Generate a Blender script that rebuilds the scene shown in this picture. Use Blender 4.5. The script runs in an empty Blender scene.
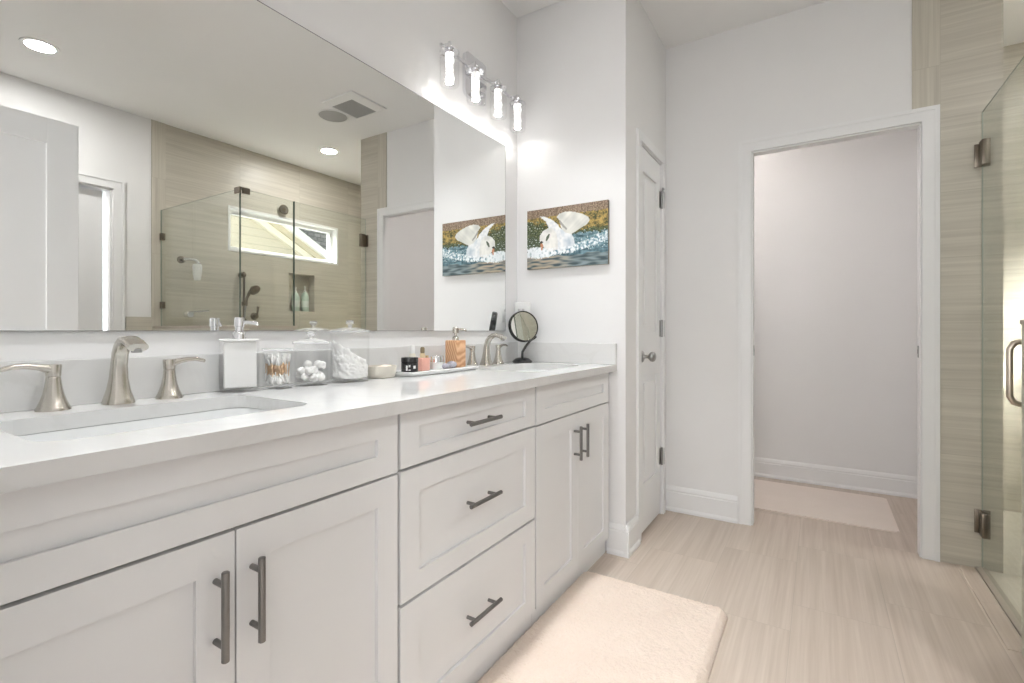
import bpy, bmesh, math, random
from mathutils import Vector, Matrix, noise
random.seed(7)
SC = bpy.context.scene
COL = SC.collection
PI = math.pi

# ------------------------------------------------------------------ camera, world, sun, exposure
cam_d = bpy.data.cameras.new('camera'); cam = bpy.data.objects.new('camera', cam_d); COL.objects.link(cam)
cam.location = (1.373, 0.0, 1.065)
cam.rotation_euler = (PI/2, 0, 0.5578)
cam_d.sensor_width = 36.0; cam_d.sensor_fit = 'HORIZONTAL'
cam_d.lens = 36.0*491.556/1024
cam_d.shift_y = -(341.5-330.55)/1024
cam_d.clip_start = 0.02
SC.camera = cam

W = bpy.data.worlds.new('sky'); SC.world = W; W.use_nodes = True
wn = W.node_tree.nodes; wn.clear()
wo = wn.new('ShaderNodeOutputWorld'); wb = wn.new('ShaderNodeBackground')
wb.inputs[0].default_value = (0.86, 0.93, 1.0, 1); wb.inputs[1].default_value = 1.7
W.node_tree.links.new(wb.outputs[0], wo.inputs[0])

sun_d = bpy.data.lights.new('sun', 'SUN'); sun = bpy.data.objects.new('sun', sun_d); COL.objects.link(sun)
sun_d.energy = 26.0; sun_d.angle = 0.02; sun_d.color = (1, .96, .88)
sun.location = (6, -4, 7)
sun.rotation_euler = Vector((-.85, .80, -1.10)).to_track_quat('-Z', 'Y').to_euler()

# unseen area lamp added outside the high window to brighten the shower's end wall
shower_fill_d = bpy.data.lights.new('added_shower_fill', 'AREA'); sky = bpy.data.objects.new('added_shower_fill', shower_fill_d); COL.objects.link(sky)
shower_fill_d.shape = 'DISK'; shower_fill_d.size = 1.8; shower_fill_d.energy = 300; shower_fill_d.spread = .75; shower_fill_d.color = (1, .98, .95)
sky.location = (4.55, 1.75, 3.75)
sky.rotation_euler = (Vector((2.35, 4.0, 1.05))-Vector((4.55, 1.75, 3.75))).to_track_quat('-Z', 'Y').to_euler()

# added fill lamp behind the camera, no window modelled there
bed_d = bpy.data.lights.new('added_doorway_fill', 'AREA'); bed = bpy.data.objects.new('added_doorway_fill', bed_d); COL.objects.link(bed)
bed_d.shape = 'RECTANGLE'; bed_d.size = 2.6; bed_d.size_y = 1.7; bed_d.energy = 84; bed_d.color = (.97, .985, 1)
bed.location = (1.25, -2.42, 1.5); bed.rotation_euler = (PI/2+.16, 0, 0)
CAN_STRENGTH = 285.0
BULB_STRENGTH = 3.2
LED_STRENGTH = 150.0
SC.view_settings.view_transform = 'Standard'; SC.view_settings.look = 'None'
SC.view_settings.gamma = 1.0; SC.view_settings.use_curve_mapping = False
SC.view_settings.exposure = 0.16

# ------------------------------------------------------------------ materials
def new_mat(name):
    m = bpy.data.materials.new(name); m.use_nodes = True
    nt = m.node_tree; b = nt.nodes['Principled BSDF']
    return m, nt, b
def N(nt, t, **kw):
    n = nt.nodes.new(t)
    for k, v in kw.items(): setattr(n, k, v)
    return n
def math_n(nt, op, a, b=None):
    n = N(nt, 'ShaderNodeMath', operation=op)
    for i, v in enumerate((a, b)):
        if v is None: continue
        if isinstance(v, (int, float)): n.inputs[i].default_value = v
        else: nt.links.new(v, n.inputs[i])
    return n.outputs[0]
def mixc(nt, fac, a, b, mode='MIX'):
    n = N(nt, 'ShaderNodeMix', data_type='RGBA', blend_type=mode)
    for idx, v in ((0, fac), (6, a), (7, b)):
        if isinstance(v, (int, float)): n.inputs[idx].default_value = v
        elif isinstance(v, tuple): n.inputs[idx].default_value = (*v, 1)
        else: nt.links.new(v, n.inputs[idx])
    return n.outputs[2]
def plain(name, col, rough=.5, metal=0, var=.03, scale=40, bump=0, spec=.5, coat=0):
    m, nt, b = new_mat(name)
    tc = N(nt, 'ShaderNodeTexCoord'); nz = N(nt, 'ShaderNodeTexNoise')
    nz.inputs['Scale'].default_value = scale; nz.inputs['Detail'].default_value = 3
    nt.links.new(tc.outputs['Object'], nz.inputs['Vector'])
    dark = tuple(max(0, c*(1-var)) for c in col); lite = tuple(min(1, c*(1+var)) for c in col)
    nt.links.new(mixc(nt, nz.outputs[0], dark, lite), b.inputs['Base Color'])
    b.inputs['Roughness'].default_value = rough; b.inputs['Metallic'].default_value = metal
    b.inputs['Specular IOR Level'].default_value = spec; b.inputs['Coat Weight'].default_value = coat
    if bump:
        bp = N(nt, 'ShaderNodeBump'); bp.inputs['Strength'].default_value = bump; bp.inputs['Distance'].default_value = .002
        nt.links.new(nz.outputs[0], bp.inputs['Height']); nt.links.new(bp.outputs[0], b.inputs['Normal'])
    return m
def emis(name, col, s):
    m, nt, b = new_mat(name)
    b.inputs['Base Color'].default_value = (*col, 1); b.inputs['Emission Color'].default_value = (*col, 1)
    b.inputs['Emission Strength'].default_value = s
    return m
def thin_glass(name, tint, refl=.06, rough=.0, edge=.5):
    m, nt, b = new_mat(name); nt.nodes.remove(b)
    o = nt.nodes['Material Output']
    tr = N(nt, 'ShaderNodeBsdfTransparent'); tr.inputs[0].default_value = (*tint, 1)
    gl = N(nt, 'ShaderNodeBsdfGlossy'); gl.inputs['Roughness'].default_value = rough
    fr = N(nt, 'ShaderNodeLayerWeight'); fr.inputs[0].default_value = .35
    f = math_n(nt, 'ADD', math_n(nt, 'MULTIPLY', math_n(nt, 'POWER', fr.outputs['Facing'], 3.0), edge), refl)
    mx = N(nt, 'ShaderNodeMixShader'); nt.links.new(f, mx.inputs[0])
    nt.links.new(tr.outputs[0], mx.inputs[1]); nt.links.new(gl.outputs[0], mx.inputs[2]); nt.links.new(mx.outputs[0], o.inputs[0])
    return m
def tile(name, ua, va, uw, vh, u0, v0, c1, c2, grout, step, streak_v, rough=.35, gw=.0016, k=1.0):
    """tiles uw x vh on axes ua/va; each row shifted by step*uw; streaks run along u"""
    m, nt, b = new_mat(name)
    tc = N(nt, 'ShaderNodeTexCoord'); sp = N(nt, 'ShaderNodeSeparateXYZ'); nt.links.new(tc.outputs['Object'], sp.inputs[0])
    u = sp.outputs[ua]; v = sp.outputs[va]
    vr = math_n(nt, 'DIVIDE', math_n(nt, 'SUBTRACT', v, v0), vh); row = math_n(nt, 'FLOOR', vr); fv = math_n(nt, 'FRACT', vr)
    ur = math_n(nt, 'ADD', math_n(nt, 'DIVIDE', math_n(nt, 'SUBTRACT', u, u0), uw), math_n(nt, 'MULTIPLY', row, step))
    cell = math_n(nt, 'FLOOR', ur); fu = math_n(nt, 'FRACT', ur)
    du = math_n(nt, 'MULTIPLY', math_n(nt, 'SUBTRACT', .5, math_n(nt, 'ABSOLUTE', math_n(nt, 'SUBTRACT', fu, .5))), uw)
    dv = math_n(nt, 'MULTIPLY', math_n(nt, 'SUBTRACT', .5, math_n(nt, 'ABSOLUTE', math_n(nt, 'SUBTRACT', fv, .5))), vh)
    g = math_n(nt, 'LESS_THAN', math_n(nt, 'MINIMUM', du, dv), gw)
    wn_ = N(nt, 'ShaderNodeTexWhiteNoise', noise_dimensions='2D')
    cv = N(nt, 'ShaderNodeCombineXYZ'); nt.links.new(row, cv.inputs[0]); nt.links.new(cell, cv.inputs[1]); nt.links.new(cv.outputs[0], wn_.inputs['Vector'])
    rnd = wn_.outputs['Value']
    def streak(su, sv, det):
        c = N(nt, 'ShaderNodeCombineXYZ')
        nt.links.new(math_n(nt, 'MULTIPLY', u, su), c.inputs[0]); nt.links.new(math_n(nt, 'MULTIPLY', v, sv), c.inputs[1])
        nt.links.new(math_n(nt, 'MULTIPLY', rnd, 37.0), c.inputs[2])
        t = N(nt, 'ShaderNodeTexNoise'); t.inputs['Scale'].default_value = 1; t.inputs['Detail'].default_value = det
        t.inputs['Roughness'].default_value = .6
        nt.links.new(c.outputs[0], t.inputs['Vector']); return t.outputs[0]
    s = math_n(nt, 'ADD', math_n(nt, 'MULTIPLY', streak(.9, streak_v, 4), .6), math_n(nt, 'MULTIPLY', streak(2.2, streak_v*3.2, 2), .4))
    rp = N(nt, 'ShaderNodeMapRange'); rp.inputs[1].default_value = .34; rp.inputs[2].default_value = .66
    nt.links.new(s, rp.inputs[0])
    col = mixc(nt, rp.outputs[0], c1, c2)
    tint = N(nt, 'ShaderNodeMapRange'); tint.inputs[3].default_value = .965; tint.inputs[4].default_value = 1.03
    nt.links.new(rnd, tint.inputs[0])
    hs = N(nt, 'ShaderNodeHueSaturation'); nt.links.new(col, hs.inputs['Color']); nt.links.new(tint.outputs[0], hs.inputs['Value'])
    nt.links.new(mixc(nt, math_n(nt, 'MULTIPLY', g, k), hs.outputs[0], grout), b.inputs['Base Color'])
    b.inputs['Roughness'].default_value = rough; b.inputs['Specular IOR Level'].default_value = .35
    return m

M = {}
M['wall'] = plain('wall_paint', (.82, .815, .812), .75, var=.012, scale=6)
M['ceil'] = plain('ceiling_paint', (.88, .875, .865), .85, var=.01, scale=5)
M['trim'] = plain('trim_paint', (.83, .83, .83), .38, var=.01, scale=9)
M['cab'] = plain('cabinet_paint', (.80, .80, .80), .36, var=.012, scale=7)
M['dark'] = plain('cabinet_gap_dark', (.20, .19, .18), .7)
M['nickel'] = plain('brushed_nickel', (.55, .52, .47), .27, 1, var=.08, scale=120)
M['pull'] = plain('pull_steel', (.24, .235, .23), .33, 1, var=.06, scale=90)
M['bronze'] = plain('hinge_brushed_nickel', (.21, .18, .145), .3, 1, var=.1, scale=60)
M['chrome'] = plain('chrome', (.80, .80, .82), .08, 1, var=.02)
M['steel'] = plain('satin_steel', (.36, .36, .355), .28, 1, var=.04)
M['black'] = plain('black_plastic', (.012, .012, .013), .22, var=.1, spec=.6)
M['white'] = plain('white_plastic', (.84, .84, .83), .35, var=.01)
M['porcelain'] = plain('white_porcelain', (.84, .85, .845), .12, var=.008, scale=5, spec=.6)
M['ceramic'] = plain('beige_ceramic', (.66, .62, .55), .42, var=.06, scale=60)
M['cotton'] = plain('cotton_wool', (.90, .895, .88), .95, var=.03, scale=90, bump=.5)
M['stick'] = plain('swab_stick', (.74, .52, .33), .8, var=.1)
M['gap_glass'] = thin_glass('clear_acrylic', (.997, .997, .996), .02, .0, .22)
M['jar_glass'] = thin_glass('clear_jar_glass', (.997, .998, .997), .02, .0, .22)
M['lamp_glass'] = thin_glass('clear_lamp_glass', (.99, .99, .99), .05)
def rim_glass():
    m, nt, b = new_mat('acrylic_edge'); o = nt.nodes['Material Output']
    b.inputs['Base Color'].default_value = (.93, .935, .93, 1); b.inputs['Roughness'].default_value = .05
    tr = N(nt, 'ShaderNodeBsdfTransparent'); mx = N(nt, 'ShaderNodeMixShader'); mx.inputs[0].default_value = .30
    nt.links.new(tr.outputs[0], mx.inputs[1]); nt.links.new(b.outputs[0], mx.inputs[2]); nt.links.new(mx.outputs[0], o.inputs[0])
    return m
M['rim_glass'] = rim_glass()
M['shower_glass'] = thin_glass('shower_glass_green', (.955, .968, .95), .035)
M['glass_edge'] = plain('glass_edge_green', (.12, .16, .13), .2, var=.1)
M['glass_top'] = plain('glass_top_edge', (.36, .42, .37), .15, var=.05)
M['win_glass'] = thin_glass('window_glass', (.96, .97, .96), .04)
def bubble():
    m, nt, b = new_mat('lit_bubble_glass'); b.inputs['Base Color'].default_value = (.8, .8, .8, 1); b.inputs['Roughness'].default_value = .1
    tc = N(nt, 'ShaderNodeTexCoord'); v = N(nt, 'ShaderNodeTexVoronoi'); v.inputs['Scale'].default_value = 62
    nt.links.new(tc.outputs['Object'], v.inputs['Vector'])
    r = N(nt, 'ShaderNodeMapRange'); r.inputs[1].default_value = .22; r.inputs[2].default_value = .55; r.inputs[3].default_value = BULB_STRENGTH*1.5; r.inputs[4].default_value = .42
    nt.links.new(v.outputs['Distance'], r.inputs[0]); nt.links.new(r.outputs[0], b.inputs['Emission Strength']); b.inputs['Emission Color'].default_value = (1, .985, .96, 1)
    return m
M['core'] = bubble()
M['led'] = emis('lit_led_disc', (1, .985, .96), LED_STRENGTH)
M['added_warm'] = emis('added_warm_light', (1, .93, .89), CAN_STRENGTH*.92)  # glow of the light added in the toilet room
M['added_soft'] = emis('added_soft_light', (1, .985, .97), CAN_STRENGTH*.05)  # weak glow for the lights added over the vanity
M['can'] = emis('lit_downlight', (1, .985, .965), CAN_STRENGTH)
M['wood'] = None
M['tile_wall_x'] = tile('shower_tile_far', 0, 2, .61, .30, 1.849, .20, (.475, .44, .375), (.615, .58, .50), (.45, .42, .35), 0, 34, k=.7)
M['tile_wall_y'] = tile('shower_tile_side', 1, 2, .61, .30, 1.90, .20, (.475, .44, .375), (.615, .58, .50), (.45, .42, .35), 0, 34, k=.7)
M['tile_strip'] = tile('shower_edge_tile', 2, 0, .61, .305, .46, 1.75, (.475, .44, .375), (.615, .58, .50), (.45, .42, .35), 0, 34, k=.7)
M['tile_strip_y'] = tile('shower_edge_tile_side', 2, 1, .61, .305, .46, 1.80, (.475, .44, .375), (.615, .58, .50), (.45, .42, .35), 0, 34, k=.7)
M['tile_top'] = tile('half_wall_cap_tile', 1, 0, .61, .305, .0, .0, (.46, .41, .34), (.55, .50, .42), (.45, .42, .35), 0, 34, k=.7)
M['floor'] = tile('floor_tile', 1, 0, .61, .3055, 2.0-.61*3, .9825, (.52, .43, .36), (.64, .55, .475), (.42, .355, .295), -1/3., 30, rough=.42, gw=.0011, k=.55)
M['mosaic'] = tile('shower_floor_mosaic', 1, 0, .052, .026, 0, 0, (.58, .55, .48), (.66, .63, .56), (.70, .68, .63), .5, 20, gw=.0012, k=.8)
M['threshold'] = plain('threshold_stone', (.40, .355, .30), .4, var=.06)
M['carpet'] = plain('bedroom_carpet', (.62, .58, .52), .95, var=.05)

def quartz():
    m, nt, b = new_mat('white_quartz')
    tc = N(nt, 'ShaderNodeTexCoord')
    n1 = N(nt, 'ShaderNodeTexNoise'); n1.inputs['Scale'].default_value = 2.6; n1.inputs['Detail'].default_value = 7; n1.inputs['Distortion'].default_value = 1.6
    nt.links.new(tc.outputs['Object'], n1.inputs['Vector'])
    v = math_n(nt, 'ABSOLUTE', math_n(nt, 'SUBTRACT', n1.outputs[0], .5))
    r = N(nt, 'ShaderNodeMapRange'); r.inputs[1].default_value = 0; r.inputs[2].default_value = .03; r.inputs[3].default_value = 1; r.inputs[4].default_value = 0
    nt.links.new(v, r.inputs[0])
    n2 = N(nt, 'ShaderNodeTexNoise'); n2.inputs['Scale'].default_value = 5; nt.links.new(tc.outputs['Object'], n2.inputs['Vector'])
    f = math_n(nt, 'MULTIPLY', math_n(nt, 'MULTIPLY', r.outputs[0], n2.outputs[0]), .35)
    nt.links.new(mixc(nt, f, (.725, .722, .712), (.585, .57, .545)), b.inputs['Base Color'])
    b.inputs['Roughness'].default_value = .05; b.inputs['Specular IOR Level'].default_value = .5
    return m
M['quartz'] = quartz()
def woodm():
    m, nt, b = new_mat('swirled_wood')
    tc = N(nt, 'ShaderNodeTexCoord'); mp = N(nt, 'ShaderNodeMapping'); mp.inputs['Rotation'].default_value = (.5, .3, .2)
    nt.links.new(tc.outputs['Object'], mp.inputs[0])
    w = N(nt, 'ShaderNodeTexWave'); w.inputs['Scale'].default_value = 30; w.inputs['Distortion'].default_value = 6; w.inputs['Detail'].default_value = 2; w.inputs['Detail Scale'].default_value = .6
    nt.links.new(mp.outputs[0], w.inputs['Vector'])
    nt.links.new(mixc(nt, w.outputs[0], (.50, .25, .12), (.74, .47, .28)), b.inputs['Base Color'])
    b.inputs['Roughness'].default_value = .35
    return m
M['wood'] = woodm()
def mirror_mat():
    m, nt, b = new_mat('mirror_silver')
    tc = N(nt, 'ShaderNodeTexCoord'); nz = N(nt, 'ShaderNodeTexNoise'); nz.inputs['Scale'].default_value = 2
    nt.links.new(tc.outputs['Object'], nz.inputs['Vector'])
    nt.links.new(mixc(nt, nz.outputs[0], (.925, .935, .925), (.935, .945, .935)), b.inputs['Base Color'])
    b.inputs['Metallic'].default_value = 1; b.inputs['Roughness'].default_value = 0
    return m
M['mirror'] = mirror_mat()
def attr_mat(name, rough=.5):
    m, nt, b = new_mat(name)
    a = N(nt, 'ShaderNodeVertexColor'); a.layer_name = 'Col'
    nt.links.new(a.outputs[0], b.inputs['Base Color']); b.inputs['Roughness'].default_value = rough
    return m
def siding():
    m, nt, b = new_mat('cream_lap_siding')
    tc = N(nt, 'ShaderNodeTexCoord'); sp = N(nt, 'ShaderNodeSeparateXYZ'); nt.links.new(tc.outputs['Object'], sp.inputs[0])
    f = math_n(nt, 'FRACT', math_n(nt, 'DIVIDE', sp.outputs[2], .115))
    nt.links.new(mixc(nt, math_n(nt, 'LESS_THAN', f, .07), (.44, .405, .325), (.29, .265, .21)), b.inputs['Base Color'])
    b.inputs['Roughness'].default_value = .7
    return m
def shingle():
    m, nt, b = new_mat('grey_shingles')
    tc = N(nt, 'ShaderNodeTexCoord'); br = N(nt, 'ShaderNodeTexBrick')
    br.inputs['Scale'].default_value = 4; br.inputs['Color1'].default_value = (.17, .165, .16, 1); br.inputs['Color2'].default_value = (.34, .33, .32, 1); br.inputs['Mortar'].default_value = (.05, .05, .05, 1)
    sp = N(nt, 'ShaderNodeSeparateXYZ'); cb = N(nt, 'ShaderNodeCombineXYZ')
    nt.links.new(tc.outputs['Object'], sp.inputs[0]); nt.links.new(sp.outputs[1], cb.inputs[0]); nt.links.new(sp.outputs[2], cb.inputs[1])
    nt.links.new(cb.outputs[0], br.inputs['Vector']); nt.links.new(br.outputs[0], b.inputs['Base Color'])
    b.inputs['Roughness'].default_value = .9
    return m

# ------------------------------------------------------------------ geometry helpers
class MB:
    def __init__(s): s.bm = bmesh.new()
    def box(s, a, b, bev=0.0, seg=2):
        r = bmesh.ops.create_cube(s.bm, size=1)['verts']
        c = [(a[i]+b[i])/2 for i in range(3)]; d = [abs(b[i]-a[i]) for i in range(3)]
        for v in r: v.co = Vector((c[0]+v.co.x*d[0], c[1]+v.co.y*d[1], c[2]+v.co.z*d[2]))
        if bev:
            es = list({e for v in r for e in v.link_edges})
            bmesh.ops.bevel(s.bm, geom=es, offset=min(bev, min(d)*.45), segments=seg, affect='EDGES', profile=.5)
        return s
    def cyl(s, p, q, r, r2=None, seg=24, bev=0):
        p, q = Vector(p), Vector(q); ax = q-p; L = ax.length
        res = bmesh.ops.create_cone(s.bm, cap_ends=True, segments=seg, radius1=r, radius2=r if r2 is None else r2, depth=L)['verts']
        mt = Matrix.Translation((p+q)/2) @ ax.to_track_quat('Z', 'Y').to_matrix().to_4x4()
        bmesh.ops.transform(s.bm, matrix=mt, verts=res)
        if bev:
            es = [e for e in {e for v in res for e in v.link_edges} if any(len(f.verts) > 4 for f in e.link_faces)]
            bmesh.ops.bevel(s.bm, geom=es, offset=bev, segments=2, affect='EDGES')
        return s
    def lathe(s, prof, o=(0, 0, 0), seg=32, axis=None, close=True):
        """prof list of (r, z)"""
        rings = []
        mt = Matrix.Identity(3) if axis is None else Vector(axis).to_track_quat('Z', 'Y').to_matrix()
        o = Vector(o)
        for r, z in prof:
            if r < 1e-6: rings.append([s.bm.verts.new(o + mt @ Vector((0, 0, z)))])
            else: rings.append([s.bm.verts.new(o + mt @ Vector((r*math.cos(2*PI*i/seg), r*math.sin(2*PI*i/seg), z))) for i in range(seg)])
        for a, b in zip(rings[:-1], rings[1:]):
            for i in range(seg):
                j = (i+1) % seg
                if len(a) == 1 and len(b) == 1: continue
                if len(a) == 1: s.bm.faces.new((a[0], b[j], b[i]))
                elif len(b) == 1: s.bm.faces.new((a[i], a[j], b[0]))
                else: s.bm.faces.new((a[i], a[j], b[j], b[i]))
        return s
    def sweep(s, pts, radii, side=(0, 1, 0), seg=16, sup=2.0, cap=True):
        """elliptic section sweep; radii (along side, along normal)"""
        pts = [Vector(p) for p in pts]; side = Vector(side).normalized(); rings = []
        for i, p in enumerate(pts):
            t = (pts[min(i+1, len(pts)-1)]-pts[max(i-1, 0)]).normalized()
            sd = (side - t*side.dot(t)).normalized(); nn = t.cross(sd)
            ra, rb = radii[i]; ring = []
            for k in range(seg):
                a = 2*PI*k/seg; ca, sa = math.cos(a), math.sin(a)
                e = 2.0/sup
                ring.append(s.bm.verts.new(p + sd*ra*math.copysign(abs(ca)**e, ca) + nn*rb*math.copysign(abs(sa)**e, sa)))
            rings.append(ring)
        for a, b in zip(rings[:-1], rings[1:]):
            for k in range(seg):
                j = (k+1) % seg; s.bm.faces.new((a[k], a[j], b[j], b[k]))
        if cap: s.bm.faces.new(rings[0][::-1]); s.bm.faces.new(rings[-1])
        return s
    def sphere(s, c, r, u=16, v=10, sc=(1, 1, 1)):
        res = bmesh.ops.create_uvsphere(s.bm, u_segments=u, v_segments=v, radius=r)['verts']
        for w in res: w.co = Vector((w.co.x*sc[0]+c[0], w.co.y*sc[1]+c[1], w.co.z*sc[2]+c[2]))
        return s
    def prism(s, poly, axis, a, b):
        """extrude polygon (2D list) along axis from a to b; poly coords on the two other axes in order"""
        ot = [i for i in range(3) if i != axis]
        def mk(p, d):
            c = [0, 0, 0]; c[axis] = d; c[ot[0]] = p[0]; c[ot[1]] = p[1]; return s.bm.verts.new(c)
        A = [mk(p, a) for p in poly]; B = [mk(p, b) for p in poly]
        s.bm.faces.new(A); s.bm.faces.new(B[::-1])
        n = len(poly)
        for i in range(n):
            j = (i+1) % n; s.bm.faces.new((A[i], B[i], B[j], A[j]))
        return s
    def shift(s, v):
        bmesh.ops.translate(s.bm, vec=Vector(v), verts=s.bm.verts[:]); return s
    def build(s, name, mat, parent=None, loc=None, smooth=None, keep=False):
        bmesh.ops.recalc_face_normals(s.bm, faces=s.bm.faces[:])
        me = bpy.data.meshes.new(name); s.bm.to_mesh(me); s.bm.free()
        me.materials.append(mat)
        o = bpy.data.objects.new(name, me); COL.objects.link(o)
        if smooth:
            for p in me.polygons: p.use_smooth = True
            try: me.set_sharp_from_angle(angle=math.radians(smooth))
            except Exception: pass
        if loc is not None: o.location = loc
        if parent is not None: o.parent = parent
        return o
def tag(o, label=None, cat=None, group=None, kind=None):
    if label: o['label'] = label
    if cat: o['category'] = cat
    if group: o['group'] = group
    if kind: o['kind'] = kind
    return o
def thing(name, label, cat, loc=(0, 0, 0), rz=0, group=None):
    o = bpy.data.objects.new(name, None); COL.objects.link(o); o.empty_display_size = .05
    o.location = loc; o.rotation_euler = (0, 0, rz)
    return tag(o, label, cat, group)
def struct(name, mb, mat, parent=None, smooth=None):
    o = mb.build(name, mat, parent, smooth=smooth)
    if parent is None: o['kind'] = 'structure'
    return o
def copy_tree(o, parent=None):
    c = o.copy(); COL.objects.link(c)
    if parent is not None: c.parent = parent
    for ch in o.children: copy_tree(ch, c)
    return c
def rrect(cx, cy, w, h, r, n=6):
    pts = []
    for sx, sy, a0 in ((1, 1, 0), (-1, 1, PI/2), (-1, -1, PI), (1, -1, 1.5*PI)):
        for k in range(n+1):
            a = a0 + PI/2*k/n
            pts.append((cx+sx*(w/2-r)+r*math.cos(a), cy+sy*(h/2-r)+r*math.sin(a)))
    return pts

# ------------------------------------------------------------------ the shell
ZC = 2.745; XE = 3.15; YE = 2.257; YF = 2.977; YT = 4.015; XV = -.002; XC = .598; XST = 2.06
OX0, OX1, OZ = 1.063, 1.781, 2.04          # toilet room opening
struct('floor', MB().box((-.2, -2.6, -.10), (1.965, 4.2, 0)), M['floor'])
struct('floor_shower', MB().box((1.965, 1.8, -.10), (3.35, 4.2, 0)), M['mosaic'])
struct('floor_tub_side', MB().box((1.965, -2.6, -.10), (3.35, 1.8, 0)), M['floor'])
struct('ceiling', MB().box((-.2, -2.7, ZC), (3.35, 4.3, ZC+.12)), M['ceil'])
struct('wall_vanity', MB().box((-.2, -.10, 0), (XV, 4.2, ZC)), M['wall'])
# closet block: end wall, then the wall with the narrow door
DY0, DY1, DZ = 2.468, 2.880, 2.030
mb = MB().box((XV, YE, 0), (XC, YE+.10, ZC))
struct('wall_end', mb, M['wall'])
mb = MB().box((XC-.10, YE+.10, 0), (XC, DY0, ZC)).box((XC-.10, DY1, 0), (XC, YF, ZC)).box((XC-.10, DY0, DZ), (XC, DY1, ZC))
struct('wall_closet', mb, M['wall'])
mb = MB().box((XV, YF, 0), (OX0, YF+.055, ZC)).box((OX1, YF, 0), (XST-.008, YF+.055, ZC)).box((OX0, YF, OZ), (OX1, YF+.055, ZC))
struct('wall_far', mb, M['wall'])
struct('wall_toilet_back', MB().box((-.2, YT, 0), (XST-.1, YT+.1, ZC)), M['wall'])
struct('wall_toilet_right', MB().box((1.935, YF+.055, 0), (XST-.008, YT, ZC)), M['wall'])
# shower shell (tiled)
mb = MB().box((1.747, YF-.008, OZ+.067), (1.849, YF, ZC))
struct('wall_far_edge_tile', mb, M['tile_strip'])
mb = MB().box((1.849, YF-.008, 0), (XST, YF, ZC))
struct('wall_far_tile', mb, M['tile_wall_x'])
struct('wall_shower_left', MB().box((XST-.008, YF, 0), (XST, YT, ZC)), M['tile_wall_y'])
struct('wall_shower_back', MB().box((XST-.1, YT-.005, 0), (XE+.2, YT+.1, ZC)), M['tile_wall_x'])
# east wall: painted part with doorway, tiled part with window and niche
BY0, BY1, BZ = .75, 1.545, 2.13
mb = MB().box((XE, -.1, 0), (XE+.12, BY0, ZC)).box((XE, BY1, 0), (XE+.12, 1.80, ZC)).box((XE, BY0, BZ), (XE+.12, BY1, ZC))
struct('wall_right', mb, M['wall'])
WY0, WY1, WZ0, WZ1 = 2.401, 3.594, 1.785, 2.195
NY0, NY1, NZ0, NZ1 = 3.001, 3.296, 1.263, 1.645
mb = MB()
T = .14
mb.box((XE, 1.90, 0), (XE+T, 4.02, NZ0)).box((XE, 1.90, NZ0), (XE+T, NY0, NZ1)).box((XE, NY1, NZ0), (XE+T, 4.02, NZ1))
mb.box((XE+.095, NY0, NZ0), (XE+T, NY1, NZ1))
mb.box((XE, 1.90, NZ1), (XE+T, 4.02, WZ0)).box((XE, 1.90, WZ0), (XE+T, WY0, WZ1)).box((XE, WY1, WZ0), (XE+T, 4.02, WZ1)).box((XE, 1.90, WZ1), (XE+T, 4.02, ZC))
struct('wall_right_tile', mb, M['tile_wall_y'])
struct('wall_right_edge_tile', MB().box((XE-.006, 1.80, 0), (XE+T, 1.90, ZC)), M['tile_strip_y'])
struct('wall_right_skirt_tile', MB().box((XE-.008, 1.63, 0), (XE, 1.80, 1.172)), M['tile_wall_y'])
# half wall carrying the fixed shower glass
mb = MB().box((1.94, 1.81, 0), (2.05, 2.262, 1.085)).box((2.05, 1.81, 0), (XE-.008, 1.93, 1.085))
struct('wall_half_shower', mb, M['tile_wall_y'])
mb = MB().box((1.936, 1.806, 1.085), (2.054, 2.266, 1.10), .002).box((2.054, 1.806, 1.085), (XE-.008, 1.934, 1.10), .002)
struct('trim_half_wall_cap', mb, M['tile_top'])
struct('trim_threshold', MB().box((1.968, 2.266, 0), (2.008, YF-.009, .010), .002), M['threshold'])
struct('trim_threshold_tile', MB().box((1.908, 2.268, 0), (1.966, YF-.009, .003), .001), M['floor'])
# entry wall (behind/left of the camera) with the doorway the camera stands in
EX0, EX1 = .84, 1.64
mb = MB().box((-.2, -.06, 0), (EX0, .055, ZC)).box((EX1, -.06, 0), (XE, .055, ZC)).box((EX0, -.06, 2.05), (EX1, .055, ZC))
struct('wall_entry', mb, M['wall'])
# bedroom beyond the entry
mb = MB().box((-.2, -2.6, 0), (-.1, -.1, ZC)); struct('wall_bedroom_left', mb, M['wall'])
mb = MB().box((XE+.02, -2.6, 0), (XE+.12, -.1, ZC)); struct('wall_bedroom_right', mb, M['wall'])
mb = MB().box((-.2, -2.7, 0), (XE+.12, -2.6, ZC)); struct('wall_bedroom_back', mb, M['wall'])

# baseboards: tall board, cap bead and shoe
def baseboard(name, p, q, n, h=.145):
    """p,q floor points on wall line; n unit normal into the room"""
    p, q, n = Vector((*p, 0)), Vector((*q, 0)), Vector((*n, 0))
    prof = [(0, 0), (.022, 0), (.022, .012), (.016, .022), (.014, .024), (.014, h-.035), (.011, h-.03), (.0125, h-.022), (.008, h-.008), (.004, h), (0, h)]
    mb = MB(); A = []; B = []
    for d, z in prof:
        A.append(mb.bm.verts.new(p+n*d+Vector((0, 0, z)))); B.append(mb.bm.verts.new(q+n*d+Vector((0, 0, z))))
    mb.bm.faces.new(A); mb.bm.faces.new(B[::-1])
    for i in range(len(prof)):
        j = (i+1) % len(prof); mb.bm.faces.new((A[i], B[i], B[j], A[j]))
    return struct(name, mb, M['trim'])
baseboard('baseboard_end', (.512, YE), (XC+.0213, YE), (0, -1))
baseboard('baseboard_closet_near', (XC, YE-.0207), (XC, 2.421), (1, 0))
baseboard('baseboard_far', (XC, YF), (.994, YF), (0, -1))
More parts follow.
